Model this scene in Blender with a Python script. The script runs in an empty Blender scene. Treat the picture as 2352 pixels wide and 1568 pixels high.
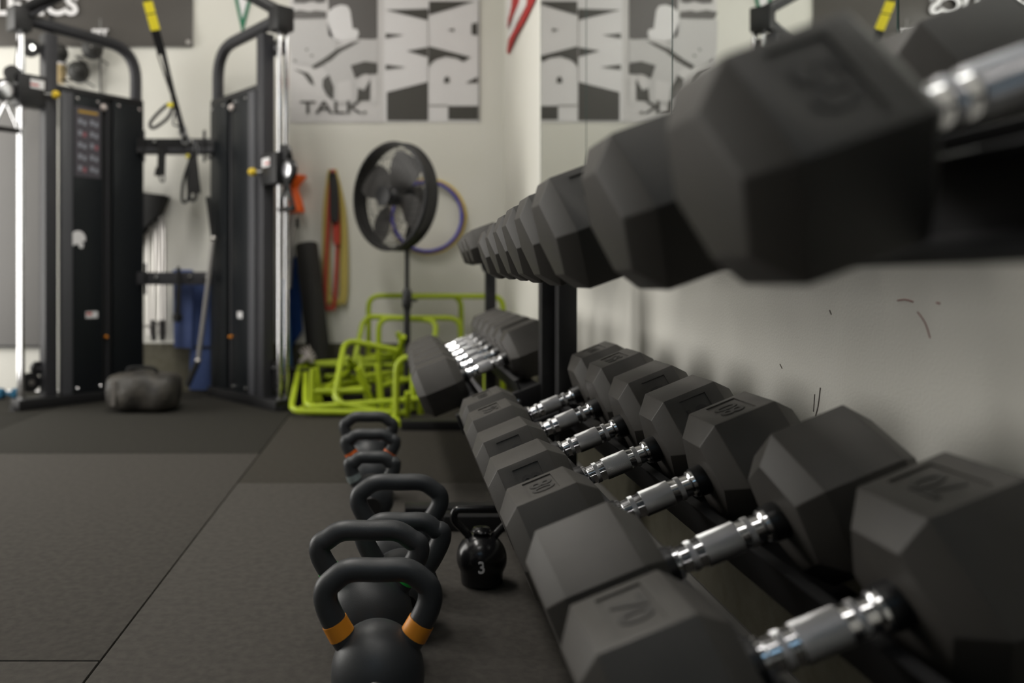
import bpy, bmesh, math, random
from mathutils import Vector, Matrix, Euler
random.seed(7)
SC = bpy.context.scene
COL = SC.collection
PI = math.pi
# ------------------------------------------------------------------ camera, world, lights, exposure
F = 1800.0            # focal length in pixels of the 2352 px frame
H = 0.66              # eye height
cam_d = bpy.data.cameras.new('camera')
cam = bpy.data.objects.new('camera', cam_d); COL.objects.link(cam)
cam.location = (0, 0, H); cam.rotation_euler = (PI / 2, 0, 0)
cam_d.sensor_width = 36.0; cam_d.lens = F / 2352 * 36.0
cam_d.shift_x = (1176 - 905) / 2352; cam_d.shift_y = -(784 - 640) / 2352
cam_d.clip_start = 0.02; cam_d.clip_end = 100
cam_d.dof.use_dof = True; cam_d.dof.focus_distance = 1.33; cam_d.dof.aperture_fstop = 2.1
SC.camera = cam
w = bpy.data.worlds.new('sky'); SC.world = w; w.use_nodes = True
bg = w.node_tree.nodes['Background']
bg.inputs['Color'].default_value = (1.0, 0.97, 0.92, 1); bg.inputs['Strength'].default_value = 4.6   # bright overcast outside the roll-up door

def area(name, loc, rot, sx, sy, power, col, portal=False):
    l = bpy.data.lights.new(name, 'AREA'); l.shape = 'RECTANGLE'; l.size = sx; l.size_y = sy
    l.energy = power; l.color = col
    o = bpy.data.objects.new(name, l); COL.objects.link(o); o.location = loc; o.rotation_euler = rot
    if portal: l.cycles.is_portal = True
    return o
area('door_portal', (-3.36, 3.35, 1.3), (0, -PI / 2, 0), 2.6, 2.1, 1, (1, 1, 1), True)
LAMPS = [(-0.9, 2.35, 34, (1.0, 0.96, 0.90)), (0.15, 0.30, 11, (1.0, 0.97, 0.93)), (-0.6, -2.3, 5, (0.38, 0.70, 1.0))]       # ceiling fixtures: x, y, watts, colour; last is an added blue fill
area('window_portal', (-1.35, -3.56, 1.70), (PI / 2, 0, 0), .5, .5, 1, (1, 1, 1), True)
for i, (lx, ly, lw, lc) in enumerate(LAMPS):
    area('lamp_light', (lx, ly, 2.985), (0, 0, (PI / 2, 0, 0)[i]), 2.2, 0.3, lw, lc)
SC.view_settings.view_transform = 'Standard'; SC.view_settings.look = 'None'
SC.view_settings.gamma = 1.0; SC.view_settings.use_curve_mapping = False
SC.view_settings.exposure = 0.2

def at(px, py, Y):                                  # world point seen at a pixel of the photograph, at depth Y
    return Vector(((px - 905) * Y / F, Y, H - (py - 640) * Y / F))

# ------------------------------------------------------------------ materials
MATS = {}
def mat(name, col, rough=0.5, metal=0.0, spec=0.5, noise=None, bump=None, coat=0.0, var=None):
    if name in MATS: return MATS[name]
    m = bpy.data.materials.new(name); m.use_nodes = True; nt = m.node_tree; b = nt.nodes['Principled BSDF']
    b.inputs['Base Color'].default_value = (*col, 1); b.inputs['Roughness'].default_value = rough
    b.inputs['Metallic'].default_value = metal; b.inputs['Specular IOR Level'].default_value = spec
    b.inputs['Coat Weight'].default_value = coat
    tc = nt.nodes.new('ShaderNodeTexCoord')
    if var:                                        # (scale, second colour, detail)
        n = nt.nodes.new('ShaderNodeTexNoise'); n.inputs['Scale'].default_value = var[0]; n.inputs['Detail'].default_value = var[2]
        r = nt.nodes.new('ShaderNodeValToRGB'); r.color_ramp.elements[0].position = 0.35; r.color_ramp.elements[1].position = 0.65
        r.color_ramp.elements[0].color = (*col, 1); r.color_ramp.elements[1].color = (*var[1], 1)
        nt.links.new(tc.outputs['Object'], n.inputs['Vector']); nt.links.new(n.outputs['Fac'], r.inputs['Fac'])
        nt.links.new(r.outputs['Color'], b.inputs['Base Color'])
    if bump:                                       # (scale, strength, distance)
        n2 = nt.nodes.new('ShaderNodeTexNoise'); n2.inputs['Scale'].default_value = bump[0]; n2.inputs['Detail'].default_value = 4
        bp = nt.nodes.new('ShaderNodeBump'); bp.inputs['Strength'].default_value = bump[1]; bp.inputs['Distance'].default_value = bump[2]
        nt.links.new(tc.outputs['Object'], n2.inputs['Vector']); nt.links.new(n2.outputs['Fac'], bp.inputs['Height'])
        nt.links.new(bp.outputs['Normal'], b.inputs['Normal'])
    MATS[name] = m
    return m
RUB = mat('moulded_rubber', (0.049, 0.046, 0.042), 0.50, 0, 0.38, bump=(900, 0.25, 0.0006), var=(14, (0.060, 0.056, 0.051), 3))
NUM = mat('shaded_number_rubber', (0.034, 0.032, 0.030), 0.55, 0, 0.4)  # darker than the head rubber, standing in for shadow lines around raised digits
CHR = mat('chrome', (0.80, 0.80, 0.82), 0.13, 1.0)
KNU = mat('knurled_chrome', (0.62, 0.62, 0.64), 0.30, 1.0)
COLR = mat('black_collar', (0.012, 0.012, 0.013), 0.35)
STL = mat('black_steel', (0.013, 0.013, 0.014), 0.45, 0, 0.35, bump=(1400, 0.1, 0.0003))
GST = mat('graphite_steel', (0.038, 0.038, 0.043), 0.42, 0, 0.35)
SHR = mat('dark_shroud', (0.010, 0.012, 0.014), 0.40, 0, 0.25)
IRON = mat('powder_coated_iron', (0.034, 0.037, 0.041), 0.44, 0, 0.5, bump=(700, 0.35, 0.0006))
VIN = mat('glossy_black_vinyl', (0.012, 0.012, 0.013), 0.22, 0, 0.5)
WALL = mat('painted_plaster', (0.70, 0.69, 0.63), 0.85, 0, 0.3, bump=(230, 0.35, 0.002), var=(1.3, (0.74, 0.73, 0.68), 5))
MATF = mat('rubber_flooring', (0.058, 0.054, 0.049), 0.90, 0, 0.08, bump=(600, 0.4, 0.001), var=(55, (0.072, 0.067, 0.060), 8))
MATM = mat('rubber_flooring_dark', (0.040, 0.037, 0.031), 0.90, 0, 0.08, bump=(600, 0.4, 0.001), var=(55, (0.050, 0.046, 0.039), 8))
MATN = mat('rubber_flooring_darkest', (0.031, 0.030, 0.026), 0.90, 0, 0.08, bump=(600, 0.4, 0.001), var=(55, (0.039, 0.037, 0.032), 8))
SUBF = mat('dark_subfloor', (0.010, 0.010, 0.010), 0.9)
BASE = mat('olive_baseboard', (0.075, 0.068, 0.044), 0.7, 0, 0.4, bump=(420, 0.3, 0.001), var=(30, (0.095, 0.088, 0.062), 8))
TRIM = mat('grey_trim', (0.16, 0.155, 0.145), 0.7)
CEIL = mat('white_ceiling', (0.75, 0.74, 0.70), 0.9)
LIME = mat('lime_plastic', (0.37, 0.47, 0.015), 0.42, 0, 0.5)
WHT = mat('white_print', (0.78, 0.77, 0.78), 0.5)
DRK = mat('charcoal_print', (0.060, 0.056, 0.050), 0.5)
YEL = mat('yellow_plastic', (0.72, 0.50, 0.02), 0.45)
ORG = mat('orange_plastic', (0.90, 0.13, 0.01), 0.45)
BLK = mat('black_webbing', (0.012, 0.012, 0.012), 0.8)
FOAM = mat('black_foam', (0.020, 0.019, 0.018), 0.75, bump=(300, 0.4, 0.002))
GREY = mat('grey_paint', (0.20, 0.195, 0.19), 0.6)
SILV = mat('silver_tube', (0.50, 0.48, 0.46), 0.35, 0.7)
MIR = mat('mirror_glass', (0.86, 0.89, 0.87), 0.0, 1.0)
GLASSE = mat('glass_edge', (0.05, 0.09, 0.08), 0.2)

# ------------------------------------------------------------------ mesh helpers
class MB:
    def __init__(s): s.v = []; s.f = []; s.mi = []
    def add(s, vs, fs, mi=0):
        o = len(s.v); s.v += [tuple(v) for v in vs]
        s.f += [tuple(i + o for i in f) for f in fs]; s.mi += [mi] * len(fs)
        return s
    def box(s, c, d, R=None, mi=0):
        hx, hy, hz = d[0] / 2, d[1] / 2, d[2] / 2; c = Vector(c); vs = []
        for x, y, z in ((-hx, -hy, -hz), (hx, -hy, -hz), (hx, hy, -hz), (-hx, hy, -hz), (-hx, -hy, hz), (hx, -hy, hz), (hx, hy, hz), (-hx, hy, hz)):
            p = Vector((x, y, z)); vs.append(c + (R @ p if R else p))
        return s.add(vs, ((3, 2, 1, 0), (4, 5, 6, 7), (0, 1, 5, 4), (1, 2, 6, 5), (2, 3, 7, 6), (3, 0, 4, 7)), mi)
    def bar(s, a, b, wx, wz, up=(0, 0, 1), mi=0):    # box from a to b, wx across, wz along up
        a, b = Vector(a), Vector(b); d = (b - a); L = d.length; d.normalize(); up = Vector(up)
        x = d.cross(up)
        if x.length < 1e-5: x = d.cross(Vector((1, 0, 0)))
        x.normalize(); z = x.cross(d).normalized()
        return s.box((a + b) / 2, (wx, L, wz), Matrix((x, d, z)).transposed(), mi)
    def tube(s, pts, r, n=10, closed=False, mi=0, flat=1.0, fdir=None):
        pts = [Vector(p) for p in pts]; N = len(pts); rs = r if isinstance(r, (list, tuple)) else [r] * N
        vs = []; ref = None
        for i, p in enumerate(pts):
            if closed: t = pts[(i + 1) % N] - pts[i - 1]
            else: t = pts[min(i + 1, N - 1)] - pts[max(i - 1, 0)]
            t.normalize()
            if fdir is not None: ref = Vector(fdir)
            elif ref is None: ref = Vector((0, 0, 1)) if abs(t.z) < 0.9 else Vector((1, 0, 0))
            x = ref - t * ref.dot(t); x.normalize(); ref = x; y = t.cross(x)
            for k in range(n):
                a = 2 * PI * k / n
                vs.append(p + x * rs[i] * math.cos(a) + y * rs[i] * flat * math.sin(a))
        fs = []
        for i in range(N if closed else N - 1):
            j = (i + 1) % N
            for k in range(n):
                q = (k + 1) % n; fs.append((i * n + k, i * n + q, j * n + q, j * n + k))
        if not closed: fs += [tuple(range(n - 1, -1, -1)), tuple((N - 1) * n + k for k in range(n))]
        return s.add(vs, fs, mi)
    def lathe(s, prof, o=(0, 0, 0), ax=(0, 0, 1), n=24, mi=0, sx=1.0):   # prof (r, h)
        o = Vector(o); az = Vector(ax).normalized()
        axx = az.cross(Vector((0, 1, 0)) if abs(az.y) < 0.9 else Vector((1, 0, 0))).normalized(); ay = az.cross(axx)
        vs = []
        for r, h in prof:
            for k in range(n):
                a = 2 * PI * k / n; vs.append(o + az * h + axx * r * sx * math.cos(a) + ay * r * math.sin(a))
        fs = []
        for i in range(len(prof) - 1):
            for k in range(n):
                q = (k + 1) % n; fs.append((i * n + k, i * n + q, (i + 1) * n + q, (i + 1) * n + k))
        fs += [tuple(range(n - 1, -1, -1)), tuple((len(prof) - 1) * n + k for k in range(n))]
        return s.add(vs, fs, mi)
    def prism(s, poly, o, ex, ey, h, mi=0):
        o, ex, ey = Vector(o), Vector(ex), Vector(ey); ez = ex.cross(ey).normalized(); n = len(poly)
        vs = [o + ex * p[0] + ey * p[1] for p in poly] + [o + ex * p[0] + ey * p[1] + ez * h for p in poly]
        fs = [tuple(range(n - 1, -1, -1)), tuple(range(n, 2 * n))] + [(i, (i + 1) % n, n + (i + 1) % n, n + i) for i in range(n)]
        return s.add(vs, fs, mi)
    def mesh(s, name, smooth=True, bevel=0.0, angle=35):
        me = bpy.data.meshes.new(name); me.from_pydata(s.v, [], s.f)
        if any(s.mi):
            for p, i in zip(me.polygons, s.mi): p.material_index = i
        bm = bmesh.new(); bm.from_mesh(me)
        bmesh.ops.recalc_face_normals(bm, faces=bm.faces)
        if bevel:
            es = [e for e in bm.edges if len(e.link_faces) == 2 and e.calc_face_angle(0) > math.radians(angle)]
            bmesh.ops.bevel(bm, geom=es, offset=bevel, segments=2, affect='EDGES', profile=0.6, clamp_overlap=True)
        finish(bm, me, smooth, angle)
        return me
    def build(s, name, m, parent=None, smooth=True, bevel=0.0, loc=None, angle=35):
        return link(name, s.mesh(name, smooth, bevel, angle), m, parent, loc)
def finish(bm, me, smooth=True, angle=35):
    for f in bm.faces: f.smooth = smooth
    if smooth:
        for e in bm.edges:
            if len(e.link_faces) == 2: e.smooth = e.calc_face_angle(0) < math.radians(angle)
    bm.to_mesh(me); bm.free(); me.update()
def link(name, me, m, parent=None, loc=None):
    o = bpy.data.objects.new(name, me); COL.objects.link(o)
    ms = m if isinstance(m, (list, tuple)) else [m]
    if len(me.materials) == 0:
        for x in ms: me.materials.append(x)
    if parent is not None: o.parent = parent
    if loc is not None: o.location = loc
    return o
def tag(o, label, cat, group=None):
    o['label'] = label; o['category'] = cat
    if group: o['group'] = group
    return o
def thing(name, label, cat, loc=(0, 0, 0), rot=(0, 0, 0), group=None):
    o = bpy.data.objects.new(name, None); COL.objects.link(o); o.location = loc; o.rotation_euler = rot
    o.empty_display_size = 0.05
    return tag(o, label, cat, group)
def struct(name, mb, m, parent=None, **k):
    o = mb.build(name, m, parent, **k)
    if parent is None: o['kind'] = 'structure'
    return o
def copy_tree(o, parent=None):
    c = o.copy(); COL.objects.link(c)
    if parent is not None: c.parent = parent
    for ch in list(o.children): copy_tree(ch, c)
    return c
def smoothpath(pts, sub=6, closed=False):
    pts = [Vector(p) for p in pts]; N = len(pts); out = []
    for i in range(N if closed else N - 1):
        g = (lambda k: pts[k % N]) if closed else (lambda k: pts[max(0, min(N - 1, k))])
        p0, p1, p2, p3 = g(i - 1), g(i), g(i + 1), g(i + 2)
        for s in range(sub):
            t = s / sub
            out.append(0.5 * ((2 * p1) + (p2 - p0) * t + (2 * p0 - 5 * p1 + 4 * p2 - p3) * t * t + (3 * p1 - p0 - 3 * p2 + p3) * t ** 3))
    if not closed: out.append(pts[-1])
    return out
def roundpath(pts, rad, n=6):                      # polyline with rounded corners
    pts = [Vector(p) for p in pts]; out = [pts[0]]
    for i in range(1, len(pts) - 1):
        a = (pts[i - 1] - pts[i]); b = (pts[i + 1] - pts[i]); r = min(rad, a.length * .49, b.length * .49)
        p0 = pts[i] + a.normalized() * r; p1 = pts[i] + b.normalized() * r
        for k in range(n + 1):
            t = k / n; out.append((1 - t) ** 2 * p0 + 2 * t * (1 - t) * pts[i] + t * t * p1)
    return out + [pts[-1]]
TXT = {}
def text_mesh(s, size, ext=0.0006, bold=0.0, sx=1.0, align='CENTER'):
    key = (s, size, ext, bold, sx, align)
    if key in TXT: return TXT[key]
    cu = bpy.data.curves.new('lettering', 'FONT'); cu.body = s; cu.size = size; cu.extrude = ext; cu.offset = bold
    cu.align_x = align; cu.align_y = 'CENTER' if align == 'CENTER' else 'BOTTOM_BASELINE'; cu.resolution_u = 3
    o = bpy.data.objects.new('lettering', cu); COL.objects.link(o)
    dg = bpy.context.evaluated_depsgraph_get()
    me = bpy.data.meshes.new_from_object(o.evaluated_get(dg))
    bpy.data.objects.remove(o); bpy.data.curves.remove(cu)
    for v in me.vertices: v.co.x *= sx
    me.materials.clear(); TXT[key] = me
    return me
def frame_matrix(o, ex, ey):
    ex = Vector(ex).normalized(); ey = Vector(ey).normalized(); ez = ex.cross(ey)
    M = Matrix((ex, ey, ez)).transposed().to_4x4(); M.translation = Vector(o)
    return M

# ------------------------------------------------------------------ room shell
XW, YB, XL, YF, ZC = 0.648, 4.62, -3.30, -3.5, 3.05
floor = struct('floor', MB().box(((XW + XL) / 2, (YB + YF) / 2, -0.06), (XW - XL + .2, YB - YF + .2, 0.088)), SUBF, smooth=False)
# rubber mats with open seams between them
cols = [(-0.506, XW - 0.002, [-3.5, -1.15, 0.70, 2.538, 4.40, 4.618]), (-1.736, -0.510, [-3.5, -1.9, -0.26, 1.356, 2.97, 4.58, 4.618]),
        (-2.966, -1.740, [-3.5, -1.0, 0.6, 2.2, 3.8, 4.618]), (XL + .002, -2.970, [-3.5, -1.9, -0.2, 1.4, 3.0, 4.618])]
for x0, x1, ys in cols:
    for y0, y1 in zip(ys[:-1], ys[1:]):
        dz = random.uniform(-0.0006, 0.0006)
        MB().box(((x0 + x1) / 2, (y0 + y1) / 2, -0.008 + dz), (x1 - x0, y1 - y0 - 0.005, 0.016)).build('rubber_mat', MATN if (x0 < -.6 and y0 > 2.1) or y0 > 4 else MATM if y0 > 2.5 else MATF, floor, bevel=0.0022)  # mats farther back get darker rubber
struct('wall_back', MB().box(((XW + XL) / 2, YB + .06, ZC / 2), (XW - XL + .24, 0.12, ZC)), WALL, smooth=False)
wr = struct('wall_right', MB().box((XW + .06, (YB + YF) / 2, ZC / 2), (0.12, YB - YF, ZC)), WALL, smooth=False)
WX0, WX1, WZ0, WZ1 = -1.60, -1.10, 1.45, 1.95             # window opening in the wall behind the camera
DGW = mat('dark_grey_wall', (.05, .05, .05), .8)
wf = MB().box(((WX1 + XW) / 2 + .06, YF - .06, ZC / 2), (XW - WX1 + .12, 0.12, ZC)).box(((WX0 + XL) / 2 - .06, YF - .06, ZC / 2), (WX0 - XL + .12, 0.12, ZC))
wf.box(((WX0 + WX1) / 2, YF - .06, WZ0 / 2), (WX1 - WX0, 0.12, WZ0)).box(((WX0 + WX1) / 2, YF - .06, (WZ1 + ZC) / 2), (WX1 - WX0, 0.12, ZC - WZ1))
struct('wall_front', wf, DGW, smooth=False)
wn = MB()
for x in (WX0 + .02, (WX0 + WX1) / 2, WX1 - .02): wn.box((x, YF - .05, (WZ0 + WZ1) / 2), (.04, .05, WZ1 - WZ0))
for z in (WZ0 + .02, WZ1 - .02): wn.box(((WX0 + WX1) / 2, YF - .05, z), (WX1 - WX0, .05, .04))
struct('window_1', wn, GREY, smooth=False)
DY0, DY1, DZ = 2.3, 4.4, 2.6                      # roll-up door opening in the left wall
wl = MB().box((XL - .06, (YF + DY0) / 2, ZC / 2), (0.12, DY0 - YF, ZC)).box((XL - .06, (DY1 + YB) / 2, ZC / 2), (0.12, YB - DY1, ZC))
wl.box((XL - .06, (DY0 + DY1) / 2, (DZ + ZC) / 2), (0.12, DY1 - DY0, ZC - DZ))
struct('wall_left', wl, WALL, smooth=False)
struct('ceiling', MB().box(((XW + XL) / 2, (YB + YF) / 2, ZC + .05), (XW - XL + .3, YB - YF + .3, 0.1)), CEIL, smooth=False)
dt = MB().box((XL + .01, DY0 - .04, DZ / 2), (0.03, 0.08, DZ)).box((XL + .01, DY1 + .04, DZ / 2), (0.03, 0.08, DZ)).box((XL + .01, (DY0 + DY1) / 2, DZ + .04), (0.03, DY1 - DY0 + .16, 0.08))
struct('trim_1', dt, GREY, smooth=False)
struct('baseboard_back', MB().box(((-1.55 + XW) / 2, YB - .006, .14), (XW + 1.55, 0.012, 0.28)), BASE, smooth=False)
struct('baseboard_right', MB().box((XW - .006, (YB + YF) / 2, .155), (0.012, YB - YF - .03, 0.25)), BASE, smooth=False)
struct('trim_2', MB().box((XW - .008, (YB + YF) / 2, .015), (0.016, YB - YF - .03, 0.03)), TRIM, smooth=False)
for i, (lx, ly, lw, lc) in enumerate(LAMPS):
    em = bpy.data.materials.new('lit_diffuser'); em.use_nodes = True; eb = em.node_tree.nodes['Principled BSDF']
    eb.inputs['Emission Color'].default_value = (*lc, 1); eb.inputs['Emission Strength'].default_value = lw / 10
    t = thing('ceiling_light', ('long white ceiling light above the cable machine', 'long white ceiling light over the near dumbbell rack', 'long cool blue fill light added on the ceiling behind the camera')[i], 'ceiling light', (lx, ly, ZC), (0, 0, (PI / 2, 0, 0)[i]))
    MB().box((0, 0, -.02), (2.3, .36, .04)).build('housing', CEIL, t, bevel=.004)
    MB().box((0, 0, -.045), (2.2, .30, .01)).build('diffuser', em, t)
# mirror panels on the right wall
for i, (y0, y1, lab) in enumerate(((2.62, 3.43, 'tall frameless wall mirror panel nearest the back corner'), (1.81, 2.62, 'second frameless wall mirror panel from the back corner'),
                                   (1.0, 1.81, 'third frameless wall mirror panel from the back corner'), (0.19, 1.0, 'fourth frameless wall mirror panel from the back corner, nearest the camera'))):
    t = thing('mirror_panel', lab, 'mirror', (XW, (y0 + y1) / 2, 0.76), group='mirror panels on the right wall')
    MB().box((-.003, 0, .95), (.005, y1 - y0 - .004, 1.90)).build('mirror_pane', MIR, t, smooth=False)
    MB().box((-.0035, (y1 - y0) / 2 - .001, .95), (.006, .0018, 1.90)).build('glass_edge', GLASSE, t, smooth=False)
# scuffs on the right wall, thin scraped marks
SCU = mat('scuff', (0.20, 0.18, 0.165), 0.9); RED = mat('red_scuff', (0.28, 0.12, 0.11), 0.9)
def on_wall(px, py):
    Y = F * XW / (px - 905); return Vector((XW - .0004, Y, H - (py - 640) * Y / F))
for pts, r, m in (([(1885, 890), (1880, 930), (1874, 955)], .0010, SCU), ([(1872, 905), (1869, 945)], .0008, SCU), ([(1906, 712), (1910, 722)], .001, SCU),
                  ([(2108, 716), (2126, 742), (2137, 776)], .0007, RED), ([(2062, 690), (2080, 688), (2098, 693)], .0009, RED), ([(2152, 695), (2160, 697)], .0010, RED),
                  ([(1792, 836), (1797, 846)], .0009, SCU)):
    MB().tube(smoothpath([on_wall(*p) for p in pts], 4), r, 5).build('scuff_mark', m, wr)

# ------------------------------------------------------------------ dumbbells
TILT = math.radians(21); CT, ST = math.cos(TILT), math.sin(TILT)
HEADS = {}
def head_mesh(S, sx, g, ci, fl, co, ki, ko, facet, axf=0.5, cf=0.78, depth=0.0022):
    key = (round(S, 4), sx, g, fl, facet)
    if key in HEADS: return HEADS[key]
    st = [(g, S - ki), (g + ci, S), (g + ci + fl, S), (g + ci + fl + co, S - ko)]
    bm = bmesh.new(); rings = []
    for L, r in st:
        rings.append([bm.verts.new((sx * L, r * math.cos(k * PI / 3), r * math.sin(k * PI / 3))) for k in range(6)])
    for a, b in zip(rings[:-1], rings[1:]):
        for k in range(6): bm.faces.new((a[k], a[(k + 1) % 6], b[(k + 1) % 6], b[k]))
    bm.faces.new(rings[0]); bm.faces.new(rings[-1][::-1])
    bmesh.ops.recalc_face_normals(bm, faces=bm.faces)
    bmesh.ops.bevel(bm, geom=list(bm.edges), offset=0.0016, segments=2, affect='EDGES', profile=0.6)
    info = None
    if facet is not None:
        ang = math.radians(30 + 60 * facet); n = Vector((0, math.cos(ang), math.sin(ang))); ax = Vector((1, 0, 0)); b = ax.cross(n)
        bm.faces.ensure_lookup_table()
        fs = [f for f in bm.faces if f.normal.dot(n) > 0.999]; f = max(fs, key=lambda q: q.calc_area())
        c = n * (S * math.cos(PI / 6)) + ax * sx * (g + ci + fl * 0.5)
        hx, hb = fl * axf / 2, S * cf / 2
        r = bmesh.ops.inset_individual(bm, faces=[f], thickness=0.004)
        for v in f.verts:
            d = v.co - c; v.co = c + ax * math.copysign(hx, d.dot(ax)) + b * math.copysign(hb, d.dot(b))
        e = bmesh.ops.extrude_discrete_faces(bm, faces=[f])['faces'][0]
        for v in e.verts: v.co -= n * depth
        info = (c - n * depth, n, ax)
    me = bpy.data.meshes.new('head'); finish(bm, me, True, 25); me.materials.append(RUB)
    HEADS[key] = (me, info, fl * axf)
    return HEADS[key]
def lathe_x(prof, n=24):
    m = MB(); return m.lathe([(r, x) for x, r in prof], (0, 0, 0), (1, 0, 0), n)
def knurl(x0, x1, r, nx, n=112, d=0.00030):        # diamond knurling: alternating peaks and valleys
    m = MB(); vs = []; fs = []
    for i in range(nx + 1):
        for k in range(n):
            a = 2 * PI * k / n; rr = r + (d if (i + k) % 2 else -d); x = x0 + (x1 - x0) * i / nx
            vs.append((x, rr * math.cos(a), rr * math.sin(a)))
    for i in range(nx):
        for k in range(n):
            q = (k + 1) % n; A, B, C, D = i * n + k, i * n + q, (i + 1) * n + q, (i + 1) * n + k
            fs += [(A, B, D), (B, C, D)] if (i + k) % 2 else [(A, B, C), (A, C, D)]
    fs += [tuple(range(n - 1, -1, -1)), tuple(nx * n + k for k in range(n))]
    return m.add(vs, fs)
half = [(-.0585, .0180), (-.0575, .0188), (-.0530, .0188), (-.0520, .0180), (-.0500, .0150), (-.040, .0154), (-.030, .0159), (-.0235, .0163), (-.012, .0168)]
prof = half + [(0, .0169)] + [(-x, r) for x, r in half[::-1]]
HANDLE = lathe_x(prof).mesh('handle', angle=30); HANDLE.materials.append(CHR)
GRIP = knurl(-.0215, .0215, .0177, 44).mesh('grip', False); GRIP.materials.append(KNU)
RING = knurl(-.0034, .0034, .0168, 7).mesh('grip_ring', False); RING.materials.append(KNU)
CLR = lathe_x([(.0575, .0165), (.058, .0205), (.070, .0215), (.080, .0215)]).mesh('collar'); CLR.materials.append(COLR)
CLR2 = lathe_x([(-.0575, .0165), (-.058, .0205), (-.070, .0215), (-.080, .0215)]).mesh('collar'); CLR2.materials.append(COLR)
def dumbbell(label, group, X, Y, Z, S, number, facet, fl, roll=0.0, ci=.027, co=.024, kf=.31, g=.075, tilt=22.3):
    t = thing('dumbbell', label, 'dumbbell', (X, Y, Z), (roll, -math.radians(tilt), 0), group)
    link('handle', HANDLE, CHR, t); link('grip', GRIP, KNU, t)
    for x in (-.0355, .0355): link('grip_ring', RING, KNU, t, (x, 0, 0))
    link('collar', CLR, COLR, t); link('collar', CLR2, COLR, t)
    for sx in (-1, 1):
        me, info, bh = head_mesh(S, sx, g, ci, fl, co, S * kf, S * kf, facet)
        h = link('head', me, RUB, t)
        if info:
            c, n, ax = info; up = ax * (-sx); b = up.cross(n)
            tm = text_mesh(str(number), 0.044 * fl / .085 * (1 if len(str(number)) < 3 else .72), 0.0009, 0.0008)
            o = link('number', tm, NUM, h); o.matrix_local = frame_matrix(c + n * 0.0003, b, up)
    return t
ordn = ['first', 'second', 'third', 'fourth', 'fifth', 'sixth', 'seventh', 'eighth', 'ninth']
LOW = [(1.900, .0995, 100, 1), (1.700, .0995, 95, 1), (1.514, .0955, 90, 2), (1.323, .0925, 85, 2), (1.119, .0925, 80, 1), (0.900, .095, 75, None), (0.690, .098, 70, 1)]
for i, (Y, S, num, fc) in enumerate(LOW):
    n = len(LOW) - i
    lab = 'black rubber hex dumbbell on the near rack, lower tier, %s from the camera' % ordn[n - 1]
    if num == 75: lab = 'black hex dumbbell turned on its edge, second from the camera on the lower tier'
    dumbbell(lab, 'dumbbells on the lower tier of the near rack', .381 if num == 100 else .3747, Y, H - .3135 + max(0, S - .0925) * (1.0 if Y > 1 else 0) + (.009 if num == 75 else 0), S, num, fc, .089, roll=math.radians(30) if num == 75 else 0)
UPP = [(.487, .081, 50, 2, .074), (.705, .082, 45, 1, .077), (.970, .081, 40, 2, .080), (1.140, .078, 35, 1, .078), (1.290, .075, 30, 2, .077), (1.432, .072, 25, 1, .074), (1.595, .069, 20, 2, .070), (1.78, .066, 15, 2, .066)]
for i, (Y, S, num, fc, fl) in enumerate(UPP):
    lab = 'black rubber hex dumbbell on the near rack, upper tier, %s from the camera' % ordn[i]
    if num == 50: lab = 'blurred black hex dumbbell marked 50, closest to the camera on the upper tier'
    dz = (.081 - S) * .866 + (.005, .010, .011, .010, .007, .005, .004, .004)[i]; dx = (.006, .005, .002, 0, 0, 0, 0, 0)[i]
    dumbbell(lab, 'dumbbells on the upper tier of the near rack', .383 - dz * .3 - dx, Y, H + .126 - dz * .94, S, num, fc, fl, ci=.025, co=.02, kf=.36, tilt=20)
for i in range(6):
    lab = 'black hex dumbbell on the far rack, lower tier, %s from its near end' % ordn[i]
    dumbbell(lab, 'dumbbells on the lower tier of the far rack', .28, 2.42 + .182 * i, H - .272, .090, 90 + 5 * i, None, .098)
for i in range(3):
    lab = 'small black hex dumbbell on the far rack, upper tier, %s from its near end' % ordn[i]
    dumbbell(lab, 'dumbbells on the upper tier of the far rack', .400, 2.30 + .128 * i, H + .150, .060, 12, None, .066, tilt=20)

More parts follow.
